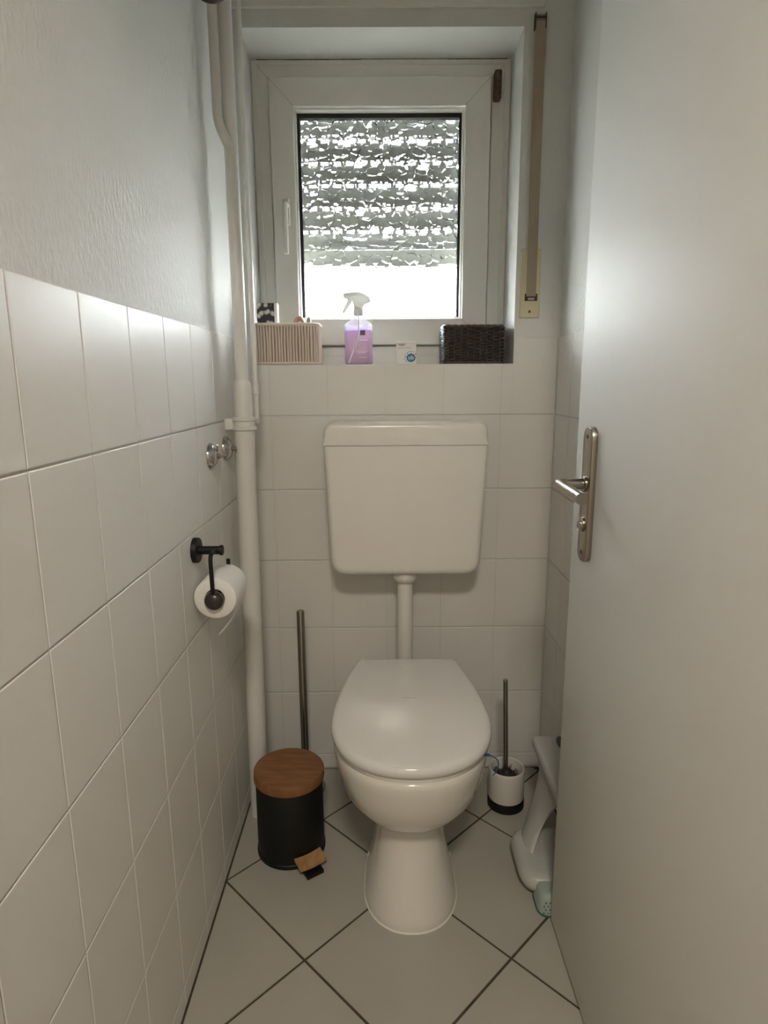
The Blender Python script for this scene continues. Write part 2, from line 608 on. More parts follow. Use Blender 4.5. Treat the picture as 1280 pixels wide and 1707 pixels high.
# ------------------------------------------------------------------ window
win = sempty('window_1', (0.382, 1.90, OZ0), 'white plastic tilt window with hammered glass in the tiled back wall', 'window')
obj('outer_frame', frame_ring((OX0, OZ0 - 0.001, OX1, OZ1), (0.0775, 1.2605, 0.681, 1.9585), 1.900, 1.985, 0.002), 'upvc', win)
obj('cover_bead', frame_ring((OX0, OZ0, OX1, OZ1), (0.050, 1.235, 0.714, 1.990), 1.896, 1.905, 0.002), 'upvc', win)
obj('rebate', frame_ring((0.066, 1.247, 0.700, 1.968), (0.090, 1.29, 0.67, 1.94), 1.9025, 1.98), 'upvc_line', win)
sash = obj('sash', frame_ring((0.079, 1.262, 0.678, 1.957), (0.1455, 1.337, 0.608, 1.884), 1.884, 1.955, 0.003), 'upvc', win)
obj('glazing_bead', frame_ring((0.141, 1.333, 0.612, 1.888), (0.1505, 1.341, 0.603, 1.879), 1.892, 1.935, 0.002), 'upvc', sash)
obj('gasket', frame_ring((0.148, 1.339, 0.605, 1.881), (0.1585, 1.345, 0.596, 1.868), 1.915, 1.936), 'gasket', sash)
obj('pane', bx((0.150, 1.922, 1.340), (0.604, 1.927, 1.880)), 'pane', sash)
# handle
hd = obj('handle_rose', bx((0.109, 1.872, 1.585), (0.129, 1.885, 1.655), 0.005, 3), 'upvc', win, 40)
obj('handle_lever', tube(arc_pts([(0.119, 1.876, 1.635), (0.119, 1.846, 1.632), (0.119, 1.846, 1.505)], 0.012), [0.008] * 2 + [0.0085] * 5 + [0.0075, 0.0065], 12), 'upvc', hd, 50)
# hinge
hg = obj('hinge', bx((0.684, 1.872, 1.898), (0.703, 1.901, 1.968), 0.004), 'hinge', win, 40, 'worn brown metal hinge')
obj('hinge_pin', lathe([(0.004, 0), (0.0055, 0.004), (0.0055, 0.05), (0.004, 0.054)], (0.694, 1.868, 1.906), 'z', 12), 'hinge', hg, 40)
# mitre seams of frame and sash corners
def seam(a, b, y):
    v = Vector((b[0] - a[0], 0, b[1] - a[1]))
    n = Vector((-v.z, 0, v.x)).normalized() * 0.0005
    bm = bmesh.new()
    p, q = Vector((a[0], y, a[1])), Vector((b[0], y, b[1]))
    e = Vector((0, 0.001, 0))
    rings(bm, [[p - n, p + n, q + n, q - n], [p - n + e, p + n + e, q + n + e, q - n + e]])
    return bm
for a, b in (((0.082, 1.954), (0.1455, 1.886)), ((0.675, 1.954), (0.608, 1.886)), ((0.082, 1.265), (0.1455, 1.335)), ((0.675, 1.265), (0.608, 1.335))):
    obj('mitre_seam', seam(a, b, 1.8836), 'upvc_line', sash)
for a, b in (((0.050, 1.990), (0.077, 1.959)), ((0.714, 1.990), (0.681, 1.959))):
    obj('mitre_seam', seam(a, b, 1.8996), 'upvc_line', win)
# dark mould line where frame and reveal meet
for a, b, h in ((0.050, 0.120, 0.0016), (0.120, 0.330, 0.0024), (0.330, 0.560, 0.0012), (0.560, 0.720, 0.0022)):
    obj('mould_line', bx((a, 1.8952, OZ1 - h), (b, 1.8975, OZ1 + 0.0005)), 'upvc_grime', win)
# sill
struct(obj('trim_1', bx((OX0, YB + 0.0005, OZ0 - 0.0022), (OX1, 1.905, OZ0 - 0.0002), 0.0006), 'reveal'),
       'white painted window ledge below the hammered glass', 'window ledge')

# roller shutter ---------------------------------------------------------
sh = thing('roller_shutter', 'grey roller shutter, half lowered outside the hammered glass', 'shutter', (0.382, 2.0, 1.492))
def slat_bm(z0, z1):
    prof = []
    n = 8
    for k in range(n + 1):
        t = k / n
        prof.append((2.0 + 0.007 * math.sin(PI * t), z0 + (z1 - z0) * t))
    for k in range(n, -1, -1):
        t = k / n
        prof.append((1.992 + 0.004 * math.sin(PI * t), z0 + (z1 - z0) * t))
    bm = bmesh.new()
    rings(bm, [[(OX0 + 0.001, p[0], p[1]) for p in prof], [(OX1 - 0.001, p[0], p[1]) for p in prof]])
    return bm
slots = [1.893, 1.834, 1.775, 1.716, 1.654, 1.591]
SH = 0.0045
tops = [1.955] + [s - SH for s in slots]
bots = [s + SH for s in slots] + [1.542]
for z1, z0 in zip(tops, bots):
    obj('slat', slat_bm(z0, z1), 'slat', sh, 40)
obj('slat', slat_bm(1.962, 2.0025), 'slat', sh, 40)
obj('end_slat', slat_bm(1.492, 1.5405), 'slat', sh, 40)
for s in slots:       # webs that bridge the light slots
    x = OX0 + 0.015
    while x < OX1 - 0.01:
        obj('slot_web', bx((x, 1.997, s - SH - 0.002), (x + 0.016, 2.0, s + SH + 0.002)), 'slat', sh)
        x += 0.036

# shutter box lid above the window
lid = obj('trim_2', bx((-0.002, YB - 0.006, 2.042), (0.778, YW, 2.40), 0.002), 'upvc')
struct(lid, 'white shutter box cover over the window', 'shutter box')

# belt -------------------------------------------------------------------
bw = thing('shutter_belt', 'beige roller shutter belt in cream winder plate right of the window', 'shutter belt', (0.769, YB, 1.322))
pl = obj('winder_plate', slab(round_poly([(0.743, 1.322), (0.795, 1.322), (0.795, 1.494), (0.743, 1.494)], 0.002, 3), [(0, 0), (-0.003, 0), (-0.005, 0.002)], lambda u, v, h: (u, YW + h, v)), 'cream', bw)
obj('belt_slot', bx((0.755, YB - 0.0035, 1.365), (0.788, YB - 0.0015, 1.383), 0.0004), 'bracket', pl)
obj('belt_roller', lathe([(0.004, 0), (0.004, 0.018)], (0.762, YB - 0.004, 1.370), 'x', 12), 'chrome', pl, 40)
obj('screw', lathe([(0.0035, 0), (0.0025, -0.0012)], (0.769, YB - 0.0019, 1.338), 'y', 12), 'hinge', pl, 40)
bm = bmesh.new()
path = [(0.7672, 2.022, 0.004), (0.7672, 2.008, 0.012), (0.7675, 1.98, 0.0125), (0.7695, 1.6, 0.0085), (0.771, 1.376, 0.006)]
rs = []
for x, z, d in path:
    w = 0.0125
    yy = YB - d
    rs.append([(x - w, yy, z), (x + w, yy, z), (x + w, yy + 0.0014, z), (x - w, yy + 0.0014, z)])
rings(bm, rs)
obj('strap', bm, 'belt', bw)
gd = bmesh.new()
box(gd, (0.7535, YB - 0.013, 1.992), (0.7560, YW, 2.026), 0.0006)
box(gd, (0.7785, YB - 0.013, 1.992), (0.7810, YW, 2.026), 0.0006)
box(gd, (0.7545, YB - 0.0145, 2.013), (0.780, YB - 0.0125, 2.017), 0.0006)
obj('belt_guide', gd, 'bracket', bw)
obj('guide_roller', lathe([(0.006, 0), (0.006, 0.023)], (0.756, YB - 0.004, 2.019), 'x', 14), 'belt', bw, 40)

# ------------------------------------------------------------------ door
dr = sempty('door_1', (0.76, 0.79, 0.008), 'white flush door standing open along the right wall', 'door')
obj('leaf', bx((0.740, 0.42, 0.008), (0.780, 1.173, 1.985), 0.0025, 3), 'door', dr, 40)
HY, HZ = 1.083, 0.984
plate = round_poly([(HY - 0.024, 0.845), (HY + 0.024, 0.845), (HY + 0.024, 1.083), (HY - 0.024, 1.083)], 0.0225, 8)
bp = obj('handle_plate', slab(plate, [(0, 0), (-0.008, 0), (-0.0098, 0.0008), (-0.0105, 0.0025)], lambda u, v, h: (0.7402 + h, u, v)), 'steel', dr, 40, 'long brushed steel backplate')
obj('rosette', lathe([(0.0135, 0), (0.0135, -0.004), (0.012, -0.005)], (0.7302, HY, HZ), 'x', 24), 'steel', bp, 40)
lev = tube(arc_pts([(0.729, HY, HZ), (0.684, HY, HZ), (0.684, HY - 0.13, HZ - 0.002)], 0.006, 4), 0.0098, 20)
obj('lever', lev, 'steel', dr, 40, 'brushed steel door lever')
obj('turn_knob', bx((0.722, HY - 0.012, 0.904), (0.7302, HY + 0.010, 0.916), 0.002), 'steel', bp, 40)
obj('knob_base', lathe([(0.013, 0), (0.013, -0.0035), (0.0118, -0.0045)], (0.7302, HY, 0.912), 'x', 24), 'steel', bp, 40)
for z in (1.066, 0.862):
    obj('screw', lathe([(0.0042, 0), (0.0036, -0.0008), (0.0015, -0.0006)], (0.7298, HY, z), 'x', 14), 'hinge', bp, 40)

# ------------------------------------------------------------------ pipes
pp = thing('riser_pipe', 'white painted riser pipe with clamp in the corner by the window', 'pipe', (0.042, 1.545, 0))
obj('lower_pipe', tube([(0.037, 1.535, 0), (0.043, 1.548, 1.055)], 0.0245, 24), 'pipe', pp, 40)
obj('upper_pipe', tube([(0.044, 1.548, 1.05), (0.046, 1.55, HC)], 0.0155, 20), 'pipe', pp, 40)
obj('reducer', lathe([(0.0245, 1.045), (0.0235, 1.075), (0.0215, 1.082), (0.0210, 1.150), (0.0195, 1.158), (0.0156, 1.165)], (0.0437, 1.548, 0), 'z', 24, cap0=False, cap1=False), 'pipe', pp, 40)
cl = bmesh.new()
lathe([(0.026, 1.046), (0.030, 1.048), (0.030, 1.053), (0.0265, 1.055), (0.0265, 1.068), (0.030, 1.070), (0.030, 1.075), (0.026, 1.077)], (0.0437, 1.548, 0), 'z', 24, cl)
box(cl, (-0.002, 1.535, 1.048), (0.02, 1.556, 1.075), 0.002)
obj('pipe_clamp', cl, 'pipe', pp, 40)
obj('branch_pipe', tube(arc_pts([(0.026, 1.525, HC), (0.0245, 1.523, 1.715), (0.043, 1.540, 1.672)], 0.022, 8), 0.0105, 18), 'pipe', pp, 50)
fp = thing('supply_pipe', 'thin white painted pipe running close beside the thicker riser', 'pipe', (0.07, 1.60, 1.08))
obj('tube', tube([(0.068, 1.585, 1.06), (0.068, 1.585, HC)], 0.0062, 14), 'pipe', fp, 40)
obj('coupling', lathe([(0.0062, 1.13), (0.0085, 1.132), (0.0085, 1.155), (0.0062, 1.157)], (0.068, 1.585, 0), 'z', 16, cap0=False, cap1=False), 'pipe', fp, 40)
obj('pipe_bracket', bx((0.0435, 1.560, 1.062), (0.0745, 1.592, 1.074), 0.002), 'pipe', fp)

def rosette(y, z, lab):
    t = thing('valve_rosette', lab, 'valve cover', (0, y, z), 'chrome valve covers on the left wall')
    obj('cover', lathe([(0.030, -0.0005), (0.030, 0.002), (0.0275, 0.008), (0.021, 0.014), (0.012, 0.0175), (0.006, 0.0185)], (0, y, z), 'x', 32), 'chrome', t, 40)
    obj('spindle', lathe([(0.006, 0.018), (0.006, 0.021), (0.0035, 0.022), (0.0035, 0.028)], (0, y, z), 'x', 14), 'steel', t, 40)
    return t
ra = rosette(1.386, 1.001, 'round chrome valve cover on the tiles, farther from the riser pipe')
rosette(1.523, 1.004, 'round chrome valve cover right beside the white riser pipe')
obj('cap', lathe([(0.009, 0.006), (0.009, 0.017), (0.006, 0.020)], (0, 1.386, 1.019), 'x', 16), 'chrome', ra, 40)

# ------------------------------------------------------------------ pendant (only its underside shows)
pd = thing('pendant_lamp', 'dark brown rounded pendant hanging before the plaster and white pipes', 'lamp', (0.075, 1.30, 1.834))
obj('shade', lathe([(0.002, 0), (0.012, 0.0012), (0.022, 0.0045), (0.030, 0.011), (0.034, 0.020), (0.035, 0.030), (0.032, 0.045), (0.024, 0.058), (0.010, 0.066)], (0.075, 1.30, 1.834), 'z', 32), 'dark_wood', pd, 40)
obj('cord', tube([(0.075, 1.30, 1.893), (0.075, 1.30, HC - 0.01)], 0.003, 10), 'bracket', pd, 40)
obj('ceiling_cup', lathe([(0.025, -0.02), (0.025, 0)], (0.075, 1.30, HC), 'z', 24), 'dark_wood', pd, 40)

# ------------------------------------------------------------------ cistern
CX = 0.4385
ci = thing('toilet_cistern', 'white plastic flush cistern mounted on the tiled back wall', 'cistern', (CX, YB, 0.655))
body = round_poly([(CX - 0.197, 0.655), (CX + 0.197, 0.655), (CX + 0.2105, 1.0), (CX - 0.2105, 1.0)], [0.045, 0.045, 0.0, 0.0], 8)
obj('tank', slab(body, [(0.0, 0.006), (-0.02, 0.002), (-0.07, 0.0), (-0.118, 0.0), (-0.127, 0.003), (-0.1325, 0.009), (-0.1345, 0.016), (-0.1350, 0.022)], lambda u, v, h: (u, YB + h, 1.0 if v > 0.96 else v)), 'cistern', ci, 35)
lidp = round_poly([(CX - 0.2110, 1.0012), (CX + 0.2110, 1.0012), (CX + 0.208, 1.060), (CX - 0.208, 1.060)], [0.0, 0.0, 0.032, 0.032], 8)
obj('tank_lid', slab(lidp, [(0.0, 0.004), (-0.02, 0.0), (-0.120, 0.0), (-0.128, 0.002), (-0.1330, 0.006), (-0.1355, 0.013)], lambda u, v, h: (u, YB + h, 1.0012 if v < 1.02 else v)), 'cistern', ci, 35)
FYP = 1.655
fpipe = bmesh.new()
tube(arc_pts([(CX, FYP, 0.66), (CX, FYP, 0.335), (CX, 1.568, 0.325)], 0.05, 8), 0.0215, 24, fpipe)
obj('flush_pipe', fpipe, 'cistern', ci, 40)
obj('pipe_collar', lathe([(0.036, 0.656), (0.036, 0.642), (0.033, 0.634), (0.027, 0.626), (0.0225, 0.624)], (CX, FYP, 0), 'z', 28), 'cistern', ci, 40)

# ------------------------------------------------------------------ toilet
TX = 0.437
to = thing('toilet', 'white ceramic pedestal toilet with closed lid in front of the cistern', 'toilet', (TX, 1.28, 0))
def ring_sec(z, hw, yf, yb, n=56, e=2.2):
    cy = yf + min(hw * 1.25, (yb - yf) * 0.55)
    out = []
    for k in range(n):
        a = 2 * PI * k / n
        c, s = math.cos(a), math.sin(a)
        x = hw * math.copysign(abs(c) ** (2 / e), c)
        if s < 0:
            yy = cy + (cy - yf) * math.copysign(abs(s) ** (2 / e), s)
        else:
            yy = cy + (yb - cy) * math.copysign(abs(s) ** (2 / 3.0), s)
        out.append((TX + x, yy, z))
    return out
secs = [(0.0, 0.105, 1.143, 1.46), (0.006, 0.106, 1.142, 1.46), (0.02, 0.1035, 1.145, 1.455), (0.06, 0.0945, 1.155, 1.45), (0.11, 0.0845, 1.170, 1.45),
        (0.155, 0.0775, 1.183, 1.46), (0.195, 0.0750, 1.190, 1.47), (0.209, 0.0770, 1.189, 1.49), (0.218, 0.086, 1.180, 1.51), (0.234, 0.108, 1.158, 1.54), (0.256, 0.129, 1.136, 1.555),
        (0.285, 0.150, 1.114, 1.565), (0.325, 0.1635, 1.099, 1.57), (0.365, 0.1715, 1.090, 1.572), (0.382, 0.1730, 1.088, 1.572), (0.391, 0.1715, 1.090, 1.57), (0.395, 0.167, 1.095, 1.565), (0.396, 0.14, 1.125, 1.54)]
bm = bmesh.new()
rings(bm, [ring_sec(*s) for s in secs])
bowl = obj('bowl', bm, 'ceramic', to, 60)
bm = bmesh.new()
rs = []
for z, g in ((0.0002, 0.0030), (0.0015, 0.0027), (0.0028, 0.0014), (0.0034, -0.002)):
    rs.append(ring_sec(z, 0.1055 + g, 1.1425 - g, 1.46 + g))
rings(bm, rs)
obj('base_seal', bm, 'silicone', to, 60, 'pale silicone bead around the foot')
for s in (-1, 1):
    bc = bmesh.new()
    lathe([(0.0085, 0.0), (0.0085, 0.008), (0.0065, 0.013), (0.003, 0.0145)], (TX + s * 0.094, 1.345, 0.018), 'z', 16, bc)
    obj('bolt_cap', bc, 'ceramic', to, 40)
    fb = bx((TX + s * 0.098 - 0.022, 1.24, 0.0), (TX + s * 0.098 + 0.014, 1.43, 0.022), 0.010, 3) if False else None
obj('outlet', tube([(TX, 1.50, 0.19), (TX, 1.60, 0.185), (TX, YB, 0.185)], 0.05, 24), 'ceramic', to, 40)
half = [(0.0, 1.086), (0.045, 1.0905), (0.085, 1.104), (0.120, 1.127), (0.148, 1.160), (0.166, 1.203), (0.1735, 1.25), (0.1725, 1.30), (0.1655, 1.355), (0.155, 1.41), (0.142, 1.46), (0.1315, 1.497), (0.1255, 1.512), (0.117, 1.518), (0.06, 1.520), (0.0, 1.520)]
def smooth_half(h, sub=3):
    out = []
    for i in range(len(h) - 1):
        p0 = Vector(h[i - 1]) if i else Vector((-h[1][0], h[1][1]))
        p1, p2 = Vector(h[i]), Vector(h[i + 1])
        p3 = Vector(h[i + 2]) if i + 2 < len(h) else Vector((-h[i][0], h[i][1]))
        for k in range(sub):
            t = k / sub
            out.append(0.5 * ((2 * p1) + (-p0 + p2) * t + (2 * p0 - 5 * p1 + 4 * p2 - p3) * t * t + (-p0 + 3 * p1 - 3 * p2 + p3) * t ** 3))
    out.append(Vector(h[-1]))
    return out
hp = smooth_half(half)
outl = [Vector((TX + p.x, p.y)) for p in hp] + [Vector((TX - p.x, p.y)) for p in hp[-2:0:-1]]
SL = math.tan(math.radians(4.2))
def lidmap(base):
    return lambda u, v, h: (u, v, base + h + (v - 1.09) * SL)
def lid_rings(layers, base):
    bm = bmesh.new()
    c = Vector((TX, 1.29))
    rs = []
    f = lidmap(base)
    for h, d, sc in layers:
        q = inset2(outl, d) if d else outl
        rs.append([f(*(c + (p - c) * sc), h) for p in q])
    return rings(bm, rs)
obj('seat', lid_rings([(0.0, 0.012, 1), (0.001, 0.010, 1), (0.012, 0.010, 1), (0.0125, 0.016, 1)], 0.3945), 'seat', to, 40)
obj('lid', lid_rings([(0.0, 0.010, 1), (0.0008, 0.0025, 1), (0.004, 0.0, 1), (0.012, 0.0, 1), (0.0180, 0.0025, 1), (0.0215, 0.007, 1), (0.0235, 0.014, 1), (0.0250, 0.014, 0.86), (0.0262, 0.014, 0.7), (0.0275, 0.014, 0.45), (0.028, 0.014, 0.15)], 0.4090), 'seat', to, 50)
for s in (-1, 1):
    obj('seat_hinge', lathe([(0.012, 0.395), (0.012, 0.43), (0.009, 0.434)], (TX + s * 0.075, 1.535, 0), 'z', 18), 'seat', to, 40)

rb = thing('rim_block_hanger', 'blue plastic rim hanger hooked over the toilet bowl edge', 'hanger', (0.60, 1.16, 0.36))
obj('hook', tube(arc_pts([(0.570, 1.180, 0.4035), (0.596, 1.176, 0.4035), (0.6140, 1.172, 0.395), (0.6135, 1.170, 0.375), (0.604, 1.170, 0.360)], 0.012, 6), 0.0014, 8), 'blue', rb, 50)
obj('clip', bx((0.584, 1.172, 0.4015), (0.597, 1.180, 0.4045), 0.0012), 'blue', rb)

# ------------------------------------------------------------------ pedal bin
BX, BY, BR = 0.141, 1.410, 0.0835
bi = thing('pedal_bin', 'small black pedal bin with round wooden lid beside the toilet', 'bin', (BX, BY, 0))
obj('body', lathe([(BR - 0.001, 0.0), (BR + 0.002, 0.001), (BR + 0.002, 0.010), (BR, 0.012), (BR - 0.001, 0.192), (BR - 0.004, 0.196)], (BX, BY, 0), 'z', 64), 'black', bi, 40)
bl = bmesh.new()
lathe([(BR - 0.003, 0.0), (BR + 0.003, 0.001), (BR + 0.0035, 0.003), (BR + 0.003, 0.022), (BR + 0.0015, 0.0245), (BR - 0.002, 0.0255), (0.04, 0.0257)], (0, 0, 0), 'z', 64, bl)
bmesh.ops.transform(bl, matrix=Matrix.Translation((BX, BY, 0.198)) @ Matrix.Rotation(math.radians(1.5), 4, 'Y'), verts=bl.verts)
obj('lid', bl, 'wood', bi, 40, 'round bamboo lid')
ang = math.atan2(1.335 - BY, 0.192 - BX)
dv = Vector((math.cos(ang), math.sin(ang), 0)); nv = Vector((-dv.y, dv.x, 0))
def pedal(l0, l1, hw, z0, z1, th, curve=0.0):
    bm = bmesh.new()
    rs = []
    n = 8
    for k in range(n + 1):
        t = k / n
        w = -hw + 2 * hw * t
        sag = curve * (2 * t - 1) ** 2
        a = Vector((BX, BY, 0)) + dv * l0 + nv * w
        b = Vector((BX, BY, 0)) + dv * l1 + nv * w
        rs.append([(a.x, a.y, z0 + sag), (b.x, b.y, z1 + sag), (b.x, b.y, z1 + sag - th), (a.x, a.y, z0 + sag - th)])
    rings(bm, rs)
    return bm
obj('pedal_lever', pedal(0.078, 0.128, 0.022, 0.014, 0.010, 0.008), 'black', bi)
obj('pedal', pedal(0.086, 0.118, 0.035, 0.034, 0.026, 0.007, 0.004), 'wood_pedal', bi, 40, 'pale wooden foot pedal')
obj('pedal_post', pedal(0.092, 0.110, 0.015, 0.028, 0.024, 0.016), 'black', bi)
hz = bmesh.new()
box(hz, (BX - 0.04, BY + BR - 0.006, 0.175), (BX + 0.01, BY + BR + 0.008, 0.214), 0.003)
obj('lid_hinge', hz, 'black', bi)

# slim steel stand behind the bin
st = thing('roll_stand', 'tall slim steel pole standing behind the wooden lidded bin', 'stand', (0.151, 1.645, 0))
obj('base', lathe([(0.055, 0), (0.055, 0.006), (0.052, 0.008), (0.012, 0.0085)], (0.151, 1.645, 0), 'z', 40), 'steel', st, 40)
obj('pole', lathe([(0.0108, 0.008), (0.0108, 0.543), (0.0098, 0.545)], (0.151, 1.645, 0), 'z', 28), 'steel', st, 40)

# ------------------------------------------------------------------ toilet brush
QX, QY = 0.717, 1.566
tb = thing('toilet_brush', 'toilet brush with steel handle in a white cup beside the toilet', 'toilet brush', (QX, QY, 0))
cup = bmesh.new()
lathe([(0.0475, 0.026), (0.0490, 0.030), (0.0490, 0.108), (0.0482, 0.114), (0.0465, 0.1165), (0.0445, 0.1150), (0.0435, 0.110), (0.0435, 0.04), (0.01, 0.036)], (QX, QY, 0), 'z', 48, cup)
obj('cup', cup, 'cup', tb, 40)
obj('base_ring', lathe([(0.0485, 0), (0.0503, 0.002), (0.0503, 0.025), (0.0490, 0.0275), (0.03, 0.0278)], (QX, QY, 0), 'z', 48), 'black', tb, 40)
hx = QX - 0.006
hand = obj('handle', tube([(QX, QY, 0.045), (hx - 0.006, QY, 0.37)], 0.0062, 16), 'steel', tb, 40)
obj('handle_cap', lathe([(0.0062, 0), (0.0068, 0.001), (0.0068, 0.006), (0.0055, 0.0075)], (hx - 0.006, QY, 0.369), 'z', 16), 'chrome', hand, 40)
obj('bristle_head', lathe([(0.012, 0.045), (0.028, 0.052), (0.030, 0.085), (0.022, 0.098), (0.014, 0.102), (0.009, 0.110)], (QX, QY, 0), 'z', 24), 'bristle', tb)
bb = bmesh.new()
for k in range(70):
    a = random.uniform(0, 2 * PI)
    z = random.uniform(0.06, 0.098)
    r = random.uniform(0.030, 0.040)
    p0 = (QX + 0.012 * math.cos(a), QY + 0.012 * math.sin(a), z - 0.004)
    p1 = (QX + r * math.cos(a + 0.1), QY + r * math.sin(a + 0.1), z + random.uniform(0.002, 0.012))
    tube([p0, p1], [0.0018, 0.0009], 5, bb)
bo = obj('bristles', bb, 'bristle', tb)
bo['kind'] = 'stuff'

# ------------------------------------------------------------------ paper holder and roll
RX, RZ, RY0, RY1, RR = 0.0455, 0.742, 1.190, 1.290, 0.0415
ph = thing('paper_holder', 'black metal toilet paper holder on the left tiled wall', 'paper holder', (0, 1.225, 0.829))
obj('wall_rosette', lathe([(0.0255, -0.0005), (0.0255, 0.009), (0.0245, 0.0105)], (0, 1.225, 0.8315), 'x', 36), 'black', ph, 40)
obj('arm', lathe([(0.0085, 0.009), (0.0085, 0.052), (0.0105, 0.0525), (0.0105, 0.057), (0.0098, 0.058)], (0, 1.225, 0.8315), 'x', 22), 'black', ph, 40)
obj('wire', tube(arc_pts([(0.044, 1.235, 0.833), (0.044, 1.180, 0.833), (RX, 1.178, RZ), (RX, 1.20, RZ), (RX, 1.312, RZ), (RX - 0.001, 1.315, RZ + 0.046)], 0.014, 6), 0.0042, 12), 'black', ph, 50)
obj('end_cap', lathe([(0.0008, -0.0125), (0.008, -0.0115), (0.015, -0.008), (0.0185, -0.003), (0.0195, 0.003), (0.018, 0.009), (0.012, 0.013)], (RX, 1.182, RZ - 0.002), 'y', 28), 'black_ball', ph, 50, 'round dark end cap')
tr = thing('toilet_roll', 'white toilet paper roll with a loose hanging end on the black holder', 'toilet paper', (RX, 1.24, RZ - RR))
rl = bmesh.new()
lathe([(0.020, RY0 + 0.001), (RR - 0.001, RY0), (RR, RY0 + 0.001), (RR, RY1 - 0.001), (RR - 0.001, RY1), (0.020, RY1 - 0.001), (0.020, RY0 + 0.001)], (RX, 0, RZ), 'y', 56, rl, cap0=False, cap1=False)
obj('paper', rl, 'paper', tr, 50)
obj('core', lathe([(0.0205, RY0 + 0.001), (0.0205, RY1 - 0.001), (0.0192, RY1 - 0.001), (0.0192, RY0 + 0.001), (0.0205, RY0 + 0.001)], (RX, 0, RZ), 'y', 32, cap0=False, cap1=False), 'cane', tr, 50)
tl = bmesh.new()
prof = []
for k in range(9):
    a = math.radians(75 - 75 * k / 8)
    prof.append((RX + (RR + 0.0006) * math.cos(a), RZ + (RR + 0.0006) * math.sin(a)))
for k in range(1, 11):
    t = k / 10
    prof.append((RX + RR + 0.0006 - 0.040 * t ** 1.9, RZ - 0.078 * t))
rs = []
n = 10
for i, (x, z) in enumerate(prof):
    t = max(0, (i - 8) / 10)
    row = []
    for k in range(n + 1):
        v = k / n
        yy = RY0 + 0.001 + (RY1 - RY0 - 0.002) * v
        row.append((x + 0.0015 * math.sin(9 * v + 3 * t) * t, yy, z - 0.010 * t * t * (v if t else 0) + 0.002 * t * math.sin(6 * v)))
    rs.append(row + [(p[0] + 0.0004, p[1], p[2] + 0.0002) for p in row[::-1]])
rings(tl, rs)
obj('loose_end', tl, 'paper', tr, 60)

# ------------------------------------------------------------------ things on the window ledge
ZS = OZ0
def rr_path(x0, x1, y0, y1, r, n_corner=6):
    return round_poly([(x0, y0), (x1, y0), (x1, y1), (x0, y1)], r, n_corner)
def resample(poly, n):
    P = [Vector(p) for p in poly]
    L = [0]
    for i in range(len(P)):
        L.append(L[-1] + (P[(i + 1) % len(P)] - P[i]).length)
    out = []
    j = 0
    for k in range(n):
        s = L[-1] * k / n
        while L[j + 1] < s:
            j += 1
        t = (s - L[j]) / max(1e-9, L[j + 1] - L[j])
        out.append(P[j].lerp(P[(j + 1) % len(P)], t))
    return out

# pale ribbed basket
bx0, bx1, by0, by1 = 0.0365, 0.2125, 1.7455, 1.850
pb = thing('cord_basket', 'pale ribbed basket of upright cords on the window ledge', 'basket', (0.124, 1.80, ZS))
inn = rr_path(bx0 + 0.005, bx1 - 0.005, by0 + 0.005, by1 - 0.005, 0.018)
obj('lining', slab(inn, [(ZS + 0.001, 0), (ZS + 0.100, 0), (ZS + 0.100, 0.003), (ZS + 0.006, 0.003)], lambda u, v, h: (u, v, h)), 'cane_dark', pb, 40)
ring_p = resample(rr_path(bx0 + 0.003, bx1 - 0.003, by0 + 0.003, by1 - 0.003, 0.022), 60)
obj('bottom_rim', tube([(p.x, p.y, ZS + 0.0042) for p in ring_p], 0.0040, 8, closed=True), 'cane', pb, 50)
obj('top_rim', tube([(p.x, p.y, ZS + 0.1055) for p in ring_p], 0.0040, 8, closed=True), 'cane', pb, 50)
for k, p in enumerate(resample(rr_path(bx0 + 0.003, bx1 - 0.003, by0 + 0.003, by1 - 0.003, 0.022), 64)):
    j = random.uniform(-0.0006, 0.0006)
    obj('rod', tube([(p.x + j, p.y, ZS + 0.003), (p.x + j * 2, p.y, ZS + 0.055), (p.x - j, p.y, ZS + 0.106)], 0.0028 if k % 7 else 0.0033, 7), 'cane', pb, 50)
# floral pack
tp = thing('tissue_pack', 'black and white floral pack standing in the pale ribbed basket', 'pack', (0.075, 1.765, ZS))
obj('carton', bx((0.0475, 1.7555, ZS + 0.006), (0.1015, 1.779, ZS + 0.1605), 0.0015), 'floral', tp)
obj('white_edge', bx((0.0935, 1.7550, ZS + 0.006), (0.1022, 1.7795, ZS + 0.1600), 0.001), 'carton', tp)
# hair clip
hc = thing('hair_clip', 'small rosy brown hair clip peeking over the pale ribbed basket', 'hair clip', (0.16, 1.77, ZS + 0.09))
pts = [(0.140 + 0.036 * t, 1.765, ZS + 0.088 + 0.036 * math.sin(PI * t) ** 0.7) for t in [k / 12 for k in range(13)]]
obj('arch', tube(pts, 0.0042, 10), 'clip', hc, 60)
obj('arch', tube([(p[0], 1.779, p[2] - 0.003) for p in pts], 0.0038, 10), 'clip', hc, 60)
obj('tip', lathe([(0.002, 0), (0.0055, 0.004), (0.0055, 0.012), (0.001, 0.019)], (0.184, 1.768, ZS + 0.107), 'z', 12), 'clip_grey', hc, 40)
obj('spring', tube([(0.182, 1.766, ZS + 0.112), (0.174, 1.772, ZS + 0.106), (0.158, 1.772, ZS + 0.100)], 0.003, 8), 'clip', hc, 50)

